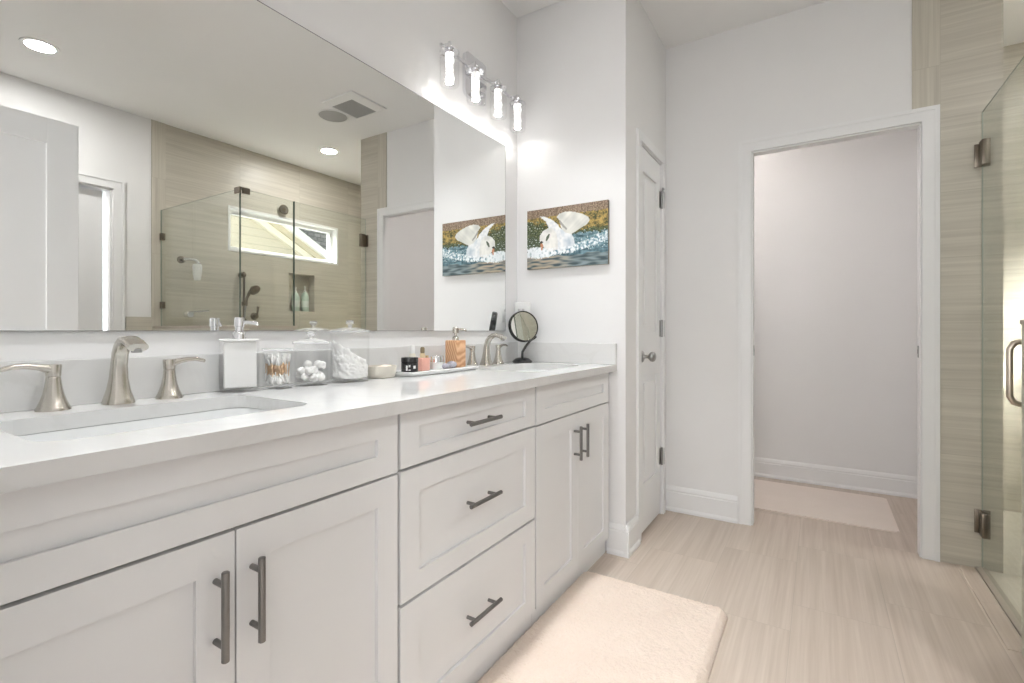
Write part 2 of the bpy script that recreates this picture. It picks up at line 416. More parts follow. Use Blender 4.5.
baseboard('baseboard_toilet', (-.1, YT), (1.935, YT), (0, -1), .135)
baseboard('baseboard_toilet_right', (1.935, YF+.055), (1.935, YT), (-1, 0), .135)

# door casings
def casing_x(name, x0, x1, z1, y, w, sgn):      # opening in a y=const wall, on side sgn
    t = .018
    def u(a, b): return [(x0-b, 0), (x0-b, z1+b), (x1+b, z1+b), (x1+b, 0), (x1+a, 0), (x1+a, z1+a), (x0-a, z1+a), (x0-a, 0)]
    mb = MB().prism(u(.002, w-.018), 1, y, y+sgn*.013).prism(u(w-.018, w), 1, y, y+sgn*t)
    return struct(name, mb, M['trim'])
casing_x('trim_1', OX0, OX1, OZ, YF, .066, -1)
mb = MB().box((OX0-.001, YF-.004, 0), (OX0+.006, YF+.057, OZ), .001).box((OX1-.006, YF-.004, 0), (OX1+.001, YF+.057, OZ), .001).box((OX0, YF-.004, OZ-.006), (OX1, YF+.057, OZ+.001), .001)
struct('trim_2', mb, M['trim'])
def latch(name, x, z, label):
    t = thing(name, label, 'latch plate', (x, YF+.026, z))
    MB().box((-.0015, -.012, -.028), (.0015, .012, .028), .0008).build('plate', M['steel'], t)
    MB().box((-.0022, -.005, -.010), (.0022, .005, .010)).build('latch_hole', M['dark'], t)
latch('strike_plate', OX0+.0075, .955, 'small steel latch plate on the left jamb of the toilet room opening')
latch('finger_pull', OX1-.0075, .965, 'small steel latch plate on the right jamb of the toilet room opening')
# narrow closet door
cw = .047
mb = MB().prism([(DY0-cw, 0), (DY0-cw, DZ+.05), (DY1+cw, DZ+.05), (DY1+cw, 0), (DY1+.002, 0), (DY1+.002, DZ+.003), (DY0-.002, DZ+.003), (DY0-.002, 0)], 0, XC, XC+.012)
struct('trim_3', mb, M['trim'])
mb = MB().box((XC-.1, DY0, 0), (XC, DY0+.004, DZ)).box((XC-.1, DY1-.004, 0), (XC, DY1, DZ)).box((XC-.1, DY0, DZ-.004), (XC, DY1, DZ))
struct('trim_4', mb, M['trim'])
def panel_door(mb, y0, y1, z0, z1, xf, t, panels, m=.085, depth=.009):
    """leaf in the y,z plane with its face at xf (facing +x), raised panels between (za,zb)"""
    mb.box((xf-t, y0, z0), (xf-depth, y1, z1))
    za = [z0]+[v for p in panels for v in p]+[z1]
    mb.box((xf-depth, y0, z0), (xf, y0+m, z1), .002).box((xf-depth, y1-m, z0), (xf, y1, z1), .002)
    for i in range(0, len(za), 2): mb.box((xf-depth, y0+m-.001, za[i]), (xf, y1-m+.001, za[i+1]), .002)
    for a, b in panels:
        mb.box((xf-depth-.001, y0+m+.03, a+.03), (xf-.002, y1-m-.03, b-.03), .006)
door = thing('door_1', None, None, (0, 0, 0)); door['kind'] = 'structure'
mb = MB(); panel_door(mb, DY0+.007, DY1-.007, .012, DZ-.008, XC-.004, .035, [(.26, .82), (1.06, DZ-.13)], .075)
mb.build('door_leaf', M['trim'], door)
for z in (.338, 1.077, 1.821):
    h = MB().cyl((XC+.004, DY1-.004, z-.05), (XC+.004, DY1-.004, z+.05), .0065, seg=12)
    h.box((XC-.004, DY1-.030, z-.047), (XC-.0025, DY1-.006, z+.047)).box((XC+.014, DY1+.004, z-.047), (XC+.0155, DY1+.010, z+.047))
    h.build('hinge', M['steel'], door, smooth=40)
k = MB().lathe([(0, 0), (.030, 0), (.030, .004), (.026, .008), (.012, .011), (.009, .02), (.009, .032), (.016, .038), (.024, .046), (.0265, .056), (.023, .066), (.012, .071), (0, .072)], (XC-.004, DY0+.055, .93), axis=(1, 0, 0), seg=28)
k.build('knob', M['steel'], door, smooth=50)
hp = MB().cyl((XC+.012, DY1-.014, 1.885), (XC+.012, DY1+.006, 1.885), .005, seg=12).box((XC+.004, DY1-.012, 1.86), (XC+.012, DY1+.004, 1.882), .002)
hp.build('hinge_stop', M['steel'], door, smooth=40)

# open entry door leaf at the right of the camera
door = thing('door_2', None, None, (0, 0, 0)); door['kind'] = 'structure'
mb = MB().box((1.616, .075, .012), (1.641, .888, 2.03), .001)
for a, b in ((.075, .190), (.773, .888)): mb.box((1.606, a, .012), (1.617, b, 2.03), .002)
for a, b in ((.012, .25), (.85, 1.07), (1.915, 2.03)): mb.box((1.606, .189, a), (1.617, .774, b), .002)
mb.build('door_leaf', M['trim'], door)
# door left ajar in the right-hand wall, daylight behind it
w = .072
def u5(a, b): return [(BY0-b, 0), (BY0-b, BZ+b), (BY1+b, BZ+b), (BY1+b, 0), (BY1+a, 0), (BY1+a, BZ+a), (BY0-a, BZ+a), (BY0-a, 0)]
mb = MB().prism(u5(.003, w-.016), 0, XE, XE-.015).prism(u5(w-.016, w), 0, XE, XE-.022)
struct('trim_5', mb, M['trim'])
mb = MB().box((XE, BY1-.012, 0), (XE+.12, BY1, BZ)).box((XE, BY0, 0), (XE+.12, BY0+.012, BZ)).box((XE, BY0, BZ-.012), (XE+.12, BY1, BZ))
struct('trim_6', mb, M['trim'])
door = thing('door_3', None, None, (XE+.075, BY0+.015, 0)); door['kind'] = 'structure'
mb = MB().box((-.02, 0, .012), (.02, .742, BZ-.018), .002)
mb.build('door_leaf', M['trim'], door)

# window: white frame, sash, glass
win = thing('window_1', None, None, (0, 0, 0)); win['kind'] = 'structure'
def frame_yz(mb, x0, x1, y0, y1, z0, z1, w, bev=.002):
    mb.box((x0, y0, z0), (x1, y0+w, z1), bev).box((x0, y1-w, z0), (x1, y1, z1), bev).box((x0, y0+w-.001, z0), (x1, y1-w+.001, z0+w), bev).box((x0, y0+w-.001, z1-w), (x1, y1-w+.001, z1), bev)
mb = MB(); frame_yz(mb, XE-.004, XE+.13, WY0, WY1, WZ0, WZ1, .022)
mb.build('window_frame', M['white'], win)
mb = MB(); frame_yz(mb, XE+.07, XE+.12, WY0+.021, WY1-.021, WZ0+.021, WZ1-.021, .034)
mb.build('sash', M['white'], win)
mb = MB().box((XE+.093, WY0+.05, WZ0+.05), (XE+.097, WY1-.05, WZ1-.05)); mb.build('pane', M['win_glass'], win)

# ------------------------------------------------------------------ vanity
XF = .521      # face of doors and drawers
XB = .500      # cabinet box front
def shaker(parent, name, y0, y1, z0, z1, st=.062, rl=.06, label=None):
    mb = MB(); t = .019; d = .009
    mb.box((XF-t, y0, z0), (XF-d, y1, z1))
    mb.box((XF-d, y0, z0), (XF, y0+st, z1), .0005).box((XF-d, y1-st, z0), (XF, y1, z1), .0005)
    mb.box((XF-d, y0+st-.0005, z0), (XF, y1-st+.0005, z0+rl), .0005).box((XF-d, y0+st-.0005, z1-rl), (XF, y1-st+.0005, z1), .0005)
    return mb.build(name, M['cab'], parent)
def pull(parent, p, q):
    p, q = Vector(p), Vector(q); d = (q-p)
    mb = MB().cyl(p, q, .0062, seg=16, bev=.001)
    for f in (.16, .84):
        a = p+d*f; mb.cyl((XF, a.y, a.z), (a.x, a.y, a.z), .0050, seg=14)
    return mb.build('handle', M['pull'], parent, smooth=40)
def carcass(t, y0, y1, toe=True):
    mb = MB().box((0, y0, 0), (XB, y0+.018, .872)).box((0, y1-.018, 0), (XB, y1, .872)).box((0, y0+.018, .06), (XB, y1-.018, .08)).box((0, y0+.018, .08), (.008, y1-.018, .872)).box((XB-.018, y0+.018, .08), (XB, y1-.018, .872))
    mb.build('body', M['cab'], t)
    MB().box((XB-.0005, y0+.001, .0), (XB+.003, y1, .066)).build('plinth', M['cab'], t)
PX = .552
def sink_cabinet(y0, y1, mid, label, hy, hz, zf0, zf1, zd0, zd1):
    t = thing('sink_cabinet', label, 'cabinet', (0, 0, 0), 0, None)
    carcass(t, y0, y1)
    shaker(t, 'false_drawer', y0+.004, y1-.004, zf0, zf1, .062, .05)
    d = shaker(t, 'door', y0+.004, mid-.0015, zd0, zd1); pull(d, (PX, hy[0], hz[0]), (PX, hy[0], hz[1]))
    d = shaker(t, 'door', mid+.0015, y1-.004, zd0, zd1); pull(d, (PX, hy[1], hz[0]), (PX, hy[1], hz[1]))
    return t
sink_cabinet(.078, .8545, .4665, 'white shaker sink cabinet under the near sink, cut by the left edge', (.433, .495), (.524, .671), .727, .866, .072, .721)
sink_cabinet(1.5255, 2.243, 1.886, 'white shaker sink cabinet beside the white end wall, farthest along the vanity', (1.848, 1.917), (.536, .674), .727, .866, .072, .721)
t = thing('drawer_cabinet', 'white shaker cabinet of three stacked drawers, middle of the vanity', 'cabinet')
carcass(t, .8545, 1.5255)
for z0, z1, rl, hz in ((.731, .866, .040, .803), (.404, .723, .06, .573), (.072, .396, .06, .246)):
    d = shaker(t, 'drawer', .8605, 1.5195, z0, z1, .066, rl)
    pull(d, (PX, 1.100, hz), (PX, 1.255, hz))

# worktop with two undermount cut-outs
SY = (.4645, 1.905)       # sink centres
SX0, SX1 = .133, .433
ZT = .903; ZU = .873; CXF = .556
def worktop():
    bm = bmesh.new()
    loops = []
    def loop(pts, z):
        vs = [bm.verts.new((x, y, z)) for x, y in pts]
        es = [bm.edges.new((vs[i], vs[(i+1) % len(vs)])) for i in range(len(vs))]
        return vs, es
    outer = [(XV+.001, .060), (CXF, .060), (CXF, YE-.001), (XV+.001, YE-.001)]
    rings = [outer]+[rrect((SX0+SX1)/2, sy, SX1-SX0, .455, .05, 8) for sy in SY]
    top = [loop(r, ZT) for r in rings]; bot = [loop(r, ZU) for r in rings]
    bmesh.ops.triangle_fill(bm, use_beauty=True, edges=[e for _, es in top for e in es])
    bmesh.ops.triangle_fill(bm, use_beauty=True, edges=[e for _, es in bot for e in es])
    for (tv, _), (bv, _) in zip(top, bot):
        n = len(tv)
        for i in range(n):
            j = (i+1) % n; bm.faces.new((tv[i], tv[j], bv[j], bv[i]))
    mb = MB(); mb.bm.free(); mb.bm = bm
    return mb
wt = thing('worktop', 'long white quartz worktop on the vanity with two sink cut-outs', 'worktop')
worktop().build('slab', M['quartz'], wt)
MB().box((XV+.001, .060, ZT), (.012, YE-.001, 1.003), .0015).build('backsplash', M['quartz'], wt)
MB().box((.0125, YE-.0195, ZT), (CXF, YE-.001, 1.003), .0015).build('side_splash', M['quartz'], wt)

def sink(sy, label):
    t = thing('sink', label, 'sink', ((SX0+SX1)/2, sy, ZU-.001))
    w, h = SX1-SX0, .455
    bm = bmesh.new(); secs = [(1.06, 1.04, 0, .05), (1.005, 1.003, 0, .05), (.985, .985, -.02, .05), (.955, .965, -.10, .055), (.86, .91, -.135, .06), (.3, .3, -.142, .03), (.12, .08, -.146, .015)]
    prev = None
    for a, b, z, r in secs:
        ring = [bm.verts.new((x, y, z)) for x, y in rrect(0, 0, w*a, h*b, min(r, w*a*.48, h*b*.48), 8)]
        if prev:
            for i in range(len(ring)):
                j = (i+1) % len(ring); bm.faces.new((prev[i], prev[j], ring[j], ring[i]))
        prev = ring
    bm.faces.new(prev)
    mb = MB(); mb.bm.free(); mb.bm = bm
    mb.build('basin', M['porcelain'], t, smooth=50)
    MB().lathe([(0, -.139), (.014, -.138), (.021, -.1395), (.022, -.143), (0, -.143)]).build('drain', M['chrome'], t, smooth=40)
sink(SY[0], 'rectangular white undermount sink nearest the camera, cut by the left edge')
sink(SY[1], 'rectangular white undermount sink near the black makeup mirror')

def faucet(y, label):
    t = thing('faucet', label, 'faucet', (.050, y, ZT))
    pts = [(0, 0, 0), (0, 0, .004), (0, 0, .012), (0, 0, .03), (.001, 0, .055), (.003, 0, .085), (.009, 0, .112), (.021, 0, .128), (.039, 0, .139), (.060, 0, .141), (.080, 0, .135), (.100, 0, .126)]
    rad = [(.0285, .0285), (.0285, .0285), (.0262, .0262), (.0212, .0205), (.0170, .0160), (.0150, .0135), (.0150, .0122), (.0158, .0112), (.0170, .0104), (.0182, .0098), (.0188, .0094), (.0188, .0090)]
    MB().sweep(pts, rad, (0, 1, 0), 28, 2.6).build('spout', M['nickel'], t, smooth=50)
    MB().cyl((.091, 0, .1235), (.0905, 0, .1155), .010, seg=16).build('aerator', M['steel'], t, smooth=40)
    for s, oy in ((-1, -.110), (1, .101)):
        h = MB().lathe([(0, 0), (.0280, 0), (.0280, .003), (.0250, .009), (.0205, .020), (.0165, .034), (.0138, .049), (.0122, .063), (.0120, .067), (.0114, .068), (0, .068)], (0, oy, 0)).build('handle', M['nickel'], t, smooth=40)
        lv = MB().lathe([(0, .069), (.0120, .069), (.0124, .074), (.0135, .090), (.0128, .093), (0, .0945)], (0, oy, 0))
        lp = [(0, oy-s*.004, .083), (0, oy+s*.010, .085), (0, oy+s*.022, .0885), (0, oy+s*.040, .0915), (0, oy+s*.058, .0915), (0, oy+s*.071, .0885), (0, oy+s*.079, .0855)]
        lr = [(.0112, .0105), (.0118, .0092), (.0108, .0066), (.0100, .0058), (.0095, .0054), (.0088, .0050), (.0065, .0040)]
        lv.sweep(lp, lr, (1, 0, 0), 16, 2.4)
        lv.build('lever', M['nickel'], h, smooth=50)
    return t
faucet(.465, 'brushed nickel two-handle faucet behind the near sink at left')
faucet(1.893, 'brushed nickel two-handle faucet between the wooden pump bottle and the makeup mirror')

# big frameless mirror
t = thing('wall_mirror', 'large frameless rectangular mirror on the wall above the vanity', 'mirror', (0, 0, 1.065))
MB().box((-.0015, .0, 0), (.006, 2.127, .947)).build('glass', M['mirror'], t)
mb = MB().box((-.0015, 2.127, -.001), (.0062, 2.1285, .9485)).box((-.0015, 0, -.001), (.0062, 2.127, 0)).box((-.0015, 0, .947), (.0062, 2.127, .949))
mb.build('edge', plain('mirror_edge', (.16, .16, .16), .3), t)

# ------------------------------------------------------------------ vanity light
t = thing('vanity_light', 'chrome four-lamp vanity light bar on the wall above the mirror', 'wall light', (0, 0, 2.10))
pts = rrect(1.862, .14, .168, .20, .025, 5)
mb = MB().prism(pts, 0, XV, .014); mb.build('backplate', M['chrome'], t, smooth=30)
MB().box((.034, 1.575, .146), (.044, 2.215, .162), .002).build('bar', M['chrome'], t)
for y in (1.835, 1.89): MB().cyl((.014, y, .154), (.034, y, .154), .008, seg=14).build('bracket', M['chrome'], t, smooth=40)
for y in (1.590, 1.772, 1.954, 2.132):
    lx = .076
    sh = MB().lathe([(.038, .116), (.040, .118), (.040, -.012), (.037, -.019), (.028, -.022), (0, -.022)], (lx, y, 0), 28).build('lamp_shade', M['lamp_glass'], t, smooth=50)
    mb = MB().lathe([(0, .140), (.017, .140), (.018, .137), (.018, .117), (.020, .115), (.020, .110), (0, .110)], (lx, y, 0), 24).cyl((.044, y, .154), (lx, y, .154), .006, seg=12).cyl((lx, y, .138), (lx, y, .160), .008, seg=12)
    mb.lathe([(.0405, .1175), (.0405, .1195), (.018, .122), (.018, .117)], (lx, y, 0), 28)
    mb.build('lamp_holder', M['chrome'], t, smooth=40)
    c = MB().lathe([(0, .110), (.0175, .110), (.0185, .100), (.0175, .045), (.0185, .005), (.016, -.008), (0, -.009)], (lx, y, 0), 20)
    c = c.build('bulb', M['core'], t, smooth=50)
    MB().lathe([(0, -.0096), (.014, -.0096), (.014, -.0104), (0, -.0104)], (lx, y, 0), 20).build('led_disc', M['led'], c)

# ------------------------------------------------------------------ things on the worktop
def box_bottle(mb, w, d, h, r, z0=0, bev=.004): return mb.box((-d/2, -w/2, z0), (d/2, w/2, z0+h), bev)
# acrylic soap dispenser
t = thing('soap_dispenser', 'white square soap dispenser in clear acrylic with chrome pump', 'soap dispenser', (.068, .724, ZT), -.48)
MB().box((-.030, -.046, 0), (.030, .046, .012), .002).build('base', M['gap_glass'], t)
MB().box((-.024, -.036, .012), (.024, .040, .134), .003).build('bottle', M['white'], t)
mb = MB().box((-.030, -.046, .012), (-.027, .046, .134)).box((.027, -.046, .012), (.030, .046, .134)).box((-.027, -.046, .012), (.027, -.043, .134)).box((-.027, .043, .012), (.027, .046, .134))
mb.build('sleeve', M['gap_glass'], t)
MB().box((-.030, -.046, .134), (.030, .046, .140), .002).build('lid', M['white'], t)
mb = MB().lathe([(0, .140), (.0165, .140), (.0165, .156), (.014, .159), (.010, .160), (.010, .172), (.0125, .173), (.0125, .194), (.011, .197), (0, .197)])
mb.sweep([(0, 0, .183), (.006, .020, .184), (.012, .038, .182), (.013, .043, .176)], [(.005, .004)]*3+[(.004, .0035)], (0, 0, 1), 12)
mb.build('pump', M['chrome'], t, smooth=40)
# round jar of cotton swabs
QX, QY = .086, .822
t = thing('swab_jar', 'clear round acrylic cup of cotton swabs beside the square soap dispenser', 'jar', (QX, QY, ZT))
mb = MB().lathe([(0, 0), (.037, 0), (.039, .003), (.039, .105), (.0365, .105), (.0365, .008), (0, .008)], seg=36); mb.build('cup', M['jar_glass'], t, smooth=50)
mb = MB().lathe([(0, .112), (.0405, .112), (.0405, .106), (0, .106)], seg=36); mb.build('lid', M['rim_glass'], t, smooth=50)
mbs, mbt = MB(), MB()
for i in range(120):
    a = random.uniform(0, 2*PI); r = .031*math.sqrt(random.random()); b = a+random.uniform(-1.6, 1.6); r2 = min(.031, r*random.uniform(.6, 1.3))
    p = Vector((r*math.cos(a), r*math.sin(a), .014+random.uniform(0, .014))); q = Vector((r2*math.cos(b), r2*math.sin(b), .088+random.uniform(-.004, .008)))
    d = (q-p).normalized()
    mbs.cyl(p, q, .0012, seg=5)
    for e, sg in ((p, 1), (q, -1)):
        mbt.sweep([e-d*sg*.003, e, e+d*sg*.008, e+d*sg*.020], [(.0012, .0012), (.0031, .0031), (.0033, .0033), (.0014, .0014)], (1, .2, .1), 6)
st_ = mbs.build('cotton_swabs', M['stick'], None, (QX, QY, ZT)); tag(st_, 'mass of cotton swabs with tan sticks filling the clear round cup', 'cotton swabs', kind='stuff')
mbt.build('cotton_tips', M['cotton'], st_, smooth=60)
# lidded jars
def lidded_jar(x, y, r, h, label, kn):
    t = thing('lidded_jar', label, 'jar', (x, y, ZT))
    MB().lathe([(r, .009), (r, h), (r-.003, h), (r-.003, .009), (r, .009)], seg=40).build('jar', M['jar_glass'], t, smooth=50)
    MB().lathe([(0, 0), (r-.003, 0), (r, .003), (r, .0088), (0, .0088)], seg=40).build('jar_base', M['jar_glass'], t, smooth=50)
    l = MB().lathe([(0, h+.001), (r+.004, h+.001), (r+.004, h+.007), (r*.75, h+.012), (r*.3, h+.017), (0, h+.018)], seg=40).build('lid', M['rim_glass'], t, smooth=50)
    MB().lathe([(0, h+.017), (.006, h+.017), (.006, h+.024), (.013, h+.029), (.014, h+.033), (.011, h+.037), (0, h+.038)], seg=24).build('knob', M['rim_glass'], l, smooth=50)
    if kn: MB().lathe([(0, h+.0385), (.011, h+.0385), (.011, h+.0365), (.012, h+.0365), (.0115, h+.040), (0, h+.040)], seg=24).build('knob_cap', M['steel'], l, smooth=50)
    return t
lidded_jar(.092, .925, .048, .122, 'shorter clear lidded jar with loose cotton balls, left of the taller jar', False)
lidded_jar(.098, 1.062, .061, .155, 'taller clear lidded jar packed with white cotton wool, next to the beige dish', True)
cb = MB(); bm_ = bmesh.ops.create_icosphere(cb.bm, subdivisions=3, radius=.0125)
for v in cb.bm.verts: v.co *= 1+.22*noise.noise(v.co*130)
cb0 = cb.build('cotton_ball', M['cotton'], None, smooth=80)
k = 0; placed = []
for lay in range(3):
    for i in range(110):
        a = random.uniform(0, 2*PI); r = .033*math.sqrt(random.random()); p = Vector((r*math.cos(a), r*math.sin(a), .0235+lay*.0165+random.uniform(0, .004)))
        if lay == 2 and p.dot(Vector((-.5, .87, 0))) < .002: continue
        if any((p-q).length < .0200 for q in placed): continue
        placed.append(p); o = cb0 if k == 0 else cb0.copy()
        if k: COL.objects.link(o)
        o.location = (.092+p.x, .925+p.y, ZT+p.z); o.rotation_euler = (random.random()*6, random.random()*6, random.random()*6)
        s = random.uniform(.9, 1.08); o.scale = (s, s, s)
        tag(o, 'white cotton ball in the shorter clear lidded jar', 'cotton ball', 'cotton balls in the shorter jar'); k += 1
# cotton wool filling the taller jar
mb = MB(); bmesh.ops.create_icosphere(mb.bm, subdivisions=5, radius=1)
for v in mb.bm.verts:
    n = v.co.normalized(); c = n.copy()
    hr = math.hypot(c.x, c.y); m = max(hr, abs(c.z)); c /= max(m, 1e-6)
    d = noise.noise(n*2.6)*.10+noise.noise(n*7)*.08+noise.noise(n*18)*.04+noise.noise(n*40)*.02
    k = min(.0555/math.hypot(c.x, c.y), .0565*(.95+min(d, .05))) if hr > 1e-6 else .05
    px, py = c.x*k, c.y*k
    sd_ = (px*-.5+py*-.87)/.055
    top = .092+.038*sd_+.09*d
    f = (c.z+1)/2
    v.co = Vector((px, py, .0115+f*(top-.0115)))
o = mb.build('cotton_wool', M['cotton'], None, (.098, 1.062, ZT), smooth=80)
tag(o, 'white fluffy cotton wool packed inside the taller clear lidded jar', 'cotton wool', kind='stuff')

# beige dish with trinkets
t = thing('trinket_dish', 'oval beige ceramic dish between the taller jar and the white tray', 'dish', (.092, 1.200, ZT))
mb = MB().lathe([(0, 0), (.046, 0), (.052, .004), (.056, .020), (.058, .040), (.0555, .041), (.053, .022), (.048, .010), (0, .009)], seg=40)
for v in mb.bm.verts: v.co.x *= .8
mb.build('bowl', M['ceramic'], t, smooth=50)
def small(name, label, cat, x, y, z, mb, mat, group=None):
    o = mb.build(name, mat, None, (x, y, z), smooth=50); return tag(o, label, cat, group)
for (dx, dy, dz, mt_, nm, lb) in ((-.012, -.030, .026, M['dark'], 'hair_clip', 'small dark clip lying in the left end of the beige dish'),):
    o = MB().sweep([(0, -.012, 0), (.004, 0, .008), (0, .012, .006)], [(.004, .003)]*3, (1, 0, 0), 10).build(nm, mt_, None, (.092+dx, 1.200+dy, ZT+dz), smooth=50); tag(o, lb, 'hair clip')
o = MB().box((-.018, -.024, -.009), (.018, .024, .009), .007, 4).build('soap_bar', plain('cream_soap', (.80, .68, .56), .5), None, (.094, 1.212, ZT+.0315), smooth=50); o.rotation_euler = (0.12, 0, .2); tag(o, 'small cream soap bar lying in the beige dish', 'soap')

# tray and the cosmetics on it
TX0, TX1, TY0, TY1 = .055, .178, 1.262, 1.655
t = thing('tray', 'white rectangular tray with raised lip on the worktop, holding cosmetics', 'tray', (0, 0, ZT))
mb = MB().box((TX0+.008, TY0+.008, 0), (TX1-.008, TY1-.008, .006), .002).box((TX0, TY0, .006), (TX1, TY1, .010), .0015)
mb.build('base', M['porcelain'], t)
mb = MB(); e = .006
mb.box((TX0, TY0, .010), (TX0+e, TY1, .0165), .002).box((TX1-e, TY0, .010), (TX1, TY1, .0165), .002).box((TX0+e, TY0, .010), (TX1-e, TY0+e, .0165), .002).box((TX0+e, TY1-e, .010), (TX1-e, TY1, .0165), .002)
mb.build('lip', M['porcelain'], t)
ZY = ZT+.0102
t = thing('cream_jar', 'low round black cosmetic jar with clear lid, front left of the white tray', 'jar', (.128, 1.302, ZY))
MB().lathe([(0, 0), (.028, 0), (.030, .003), (.030, .036), (.028, .038), (0, .038)], seg=32).build('jar', M['black'], t, smooth=50)
MB().lathe([(0, .0385), (.0305, .0385), (.0305, .0545), (.028, .056), (0, .056)], seg=32).build('lid', M['black'], t, smooth=50)
mb = MB()
for a0, a1, z0, z1 in ((-1.25, -1.05, .010, .028), (-.95, -.7, .010, .014), (-.92, -.72, .022, .030), (-.38, -.05, .017, .027)):
    n = 6
    vs = [[mb.bm.verts.new((.0304*math.cos(a0+(a1-a0)*i/n), .0304*math.sin(a0+(a1-a0)*i/n), z)) for i in range(n+1)] for z in (z0, z1)]
    for i in range(n): mb.bm.faces.new((vs[0][i], vs[0][i+1], vs[1][i+1], vs[1][i]))
mb.build('label_print', M['white'], t)
pink = plain('pink_glass', (.78, .42, .34), .2, var=.1)
t = thing('perfume_bottle', 'square pink perfume bottle with gold and dark cap on the white tray', 'bottle', (.100, 1.400, ZY))
MB().box((-.018, -.024, 0), (.018, .024, .049), .004).build('bottle', pink, t, smooth=40)
MB().lathe([(0, .049), (.010, .049), (.010, .066), (0, .066)], seg=20).build('collar', plain('pale_gold', (.75, .62, .40), .3, .6), t, smooth=40)
MB().lathe([(0, .066), (.0075, .066), (.0085, .072), (.0085, .084), (.006, .089), (0, .090)], seg=20).build('cap', plain('amber_cap', (.22, .17, .10), .3), t, smooth=40)
t = thing('lotion_tube', 'slim cream lotion bottle standing behind the pink perfume bottle', 'bottle', (.075, 1.372, ZY))
MB().lathe([(0, 0), (.011, 0), (.012, .002), (.012, .060), (.009, .066), (0, .066)], seg=20).build('bottle', plain('cream_plastic', (.78, .74, .64), .4), t, smooth=40)
MB().lathe([(0, .066), (.0085, .066), (.0085, .093), (.007, .096), (0, .096)], seg=20).build('cap', M['white'], t, smooth=40)
t = thing('mini_bottle', 'tiny gold-capped bottle between pink perfume bottle and silver-lidded jar', 'bottle', (.076, 1.452, ZY))
MB().lathe([(0, 0), (.010, 0), (.011, .003), (.011, .035), (.006, .041), (0, .041)], seg=18).build('bottle', plain('amber_liquid', (.60, .42, .28), .2), t, smooth=40)
MB().lathe([(0, .041), (.0065, .041), (.0065, .055), (0, .056)], seg=18).build('cap', plain('brass_cap', (.60, .48, .28), .3, .8), t, smooth=40)
t = thing('silver_lid_jar', 'small white jar with shiny silver lid, middle of the white tray', 'jar', (.095, 1.487, ZY))
MB().lathe([(0, 0), (.024, 0), (.0255, .003), (.0255, .028), (0, .028)], seg=28).build('jar', M['white'], t, smooth=50)
MB().lathe([(0, .0285), (.027, .0285), (.027, .050), (.025, .053), (0, .053)], seg=28).build('lid', M['chrome'], t, smooth=50)
for (x, y, r, lb) in ((.125, 1.505, .017, 'greyish-lilac crystal stopper lying left on the tray in front of the wooden bottle'), (.118, 1.555, .021, 'larger grey faceted crystal lying right on the tray in front of the wooden bottle')):
    mb = MB(); bmesh.ops.create_icosphere(mb.bm, subdivisions=2, radius=r)
    for v in mb.bm.verts: v.co.z *= .7; v.co *= 1+.15*noise.noise(v.co*80)
    zmin = min(v.co.z for v in mb.bm.verts)
    o = mb.build('crystal', plain('lilac_crystal', (.42, .41, .46), .12, .25, var=.25, scale=60), None, (x, y, ZY-zmin)); tag(o, lb, 'crystal')
t = thing('pump_bottle', 'square swirled-wood soap bottle with nickel pump on the white tray end', 'soap dispenser', (.092, 1.610, ZY))
MB().box((-.031, -.031, 0), (.031, .031, .112), .004).build('bottle', M['wood'], t, smooth=40)
mb = MB().lathe([(0, .112), (.014, .112), (.014, .122), (.011, .127), (.006, .129), (.006, .141), (.0125, .142), (.0125, .162), (.009, .166), (0, .166)], seg=24)
mb.sweep([(0, 0, .157), (.016, .014, .158), (.030, .026, .155), (.034, .030, .149)], [(.0045, .004)]*3+[(.0035, .003)], (0, 0, 1), 12)
mb.build('pump', M['nickel'], t, smooth=40)

# makeup mirror
t = thing('makeup_mirror', 'round black makeup mirror on a curved stand by the end wall', 'mirror', (.098, 2.142, ZT))
MB().lathe([(0, 0), (.048, 0), (.050, .003), (.050, .008), (.044, .013), (.034, .021), (.018, .025), (0, .026)], seg=40).build('base', M['black'], t, smooth=50)
nrm = Vector((.81, -.535, .17)).normalized(); C = Vector((.005, .005, .183)); R_ = .077
side = Vector((nrm.y, -nrm.x, 0)).normalized()*-1        # towards image right
up = nrm.cross(side)*-1
if up.z < 0: up = -up
att = C + side*(.062)-up*.054 - nrm*.012
arm = [(0, 0, .020), (0, 0, .035), (.002, .0, .055), tuple(Vector((.004, .004, .070)).lerp(att, .25)), tuple(Vector((.004, .004, .085)).lerp(att, .65)), tuple(att+up*-.004), tuple(att+side*.010+up*.004)]
MB().sweep(arm, [(.0065, .0065)]*5+[(.0065, .0065), (.006, .006)], (0, 1, .1), 14).build('arm', M['black'], t, smooth=60)
MB().lathe([(.0735, .010), (.0775, .011), (.080, .006), (.080, -.012), (.072, -.018), (0, -.020), (0, -.016), (.0735, -.010)], C, 48, axis=nrm).build('rim', M['black'], t, smooth=50)
MB().lathe([(0, .0075), (.0736, .0075), (.0736, .004), (0, .004)], C, 48, axis=nrm).build('glass', M['mirror'], t)

# outlet with plug-in
t = thing('wall_outlet', 'white double outlet plate on the end wall behind the makeup mirror', 'outlet', (.048, YE, 1.150))
MB().box((-.037, -.006, -.060), (.037, -.0002, .060), .002).build('plate', M['white'], t)
for z in (-.027, .027):
    o = MB().box((-.017, -.0085, z-.019), (.017, -.006, z+.019), .002).build('socket', M['white'], t)
    MB().box((-.008, -.0090, z-.006), (-.0055, -.0084, z+.008)).box((.0055, -.0090, z-.006), (.008, -.0084, z+.008)).build('slot', M['dark'], o)

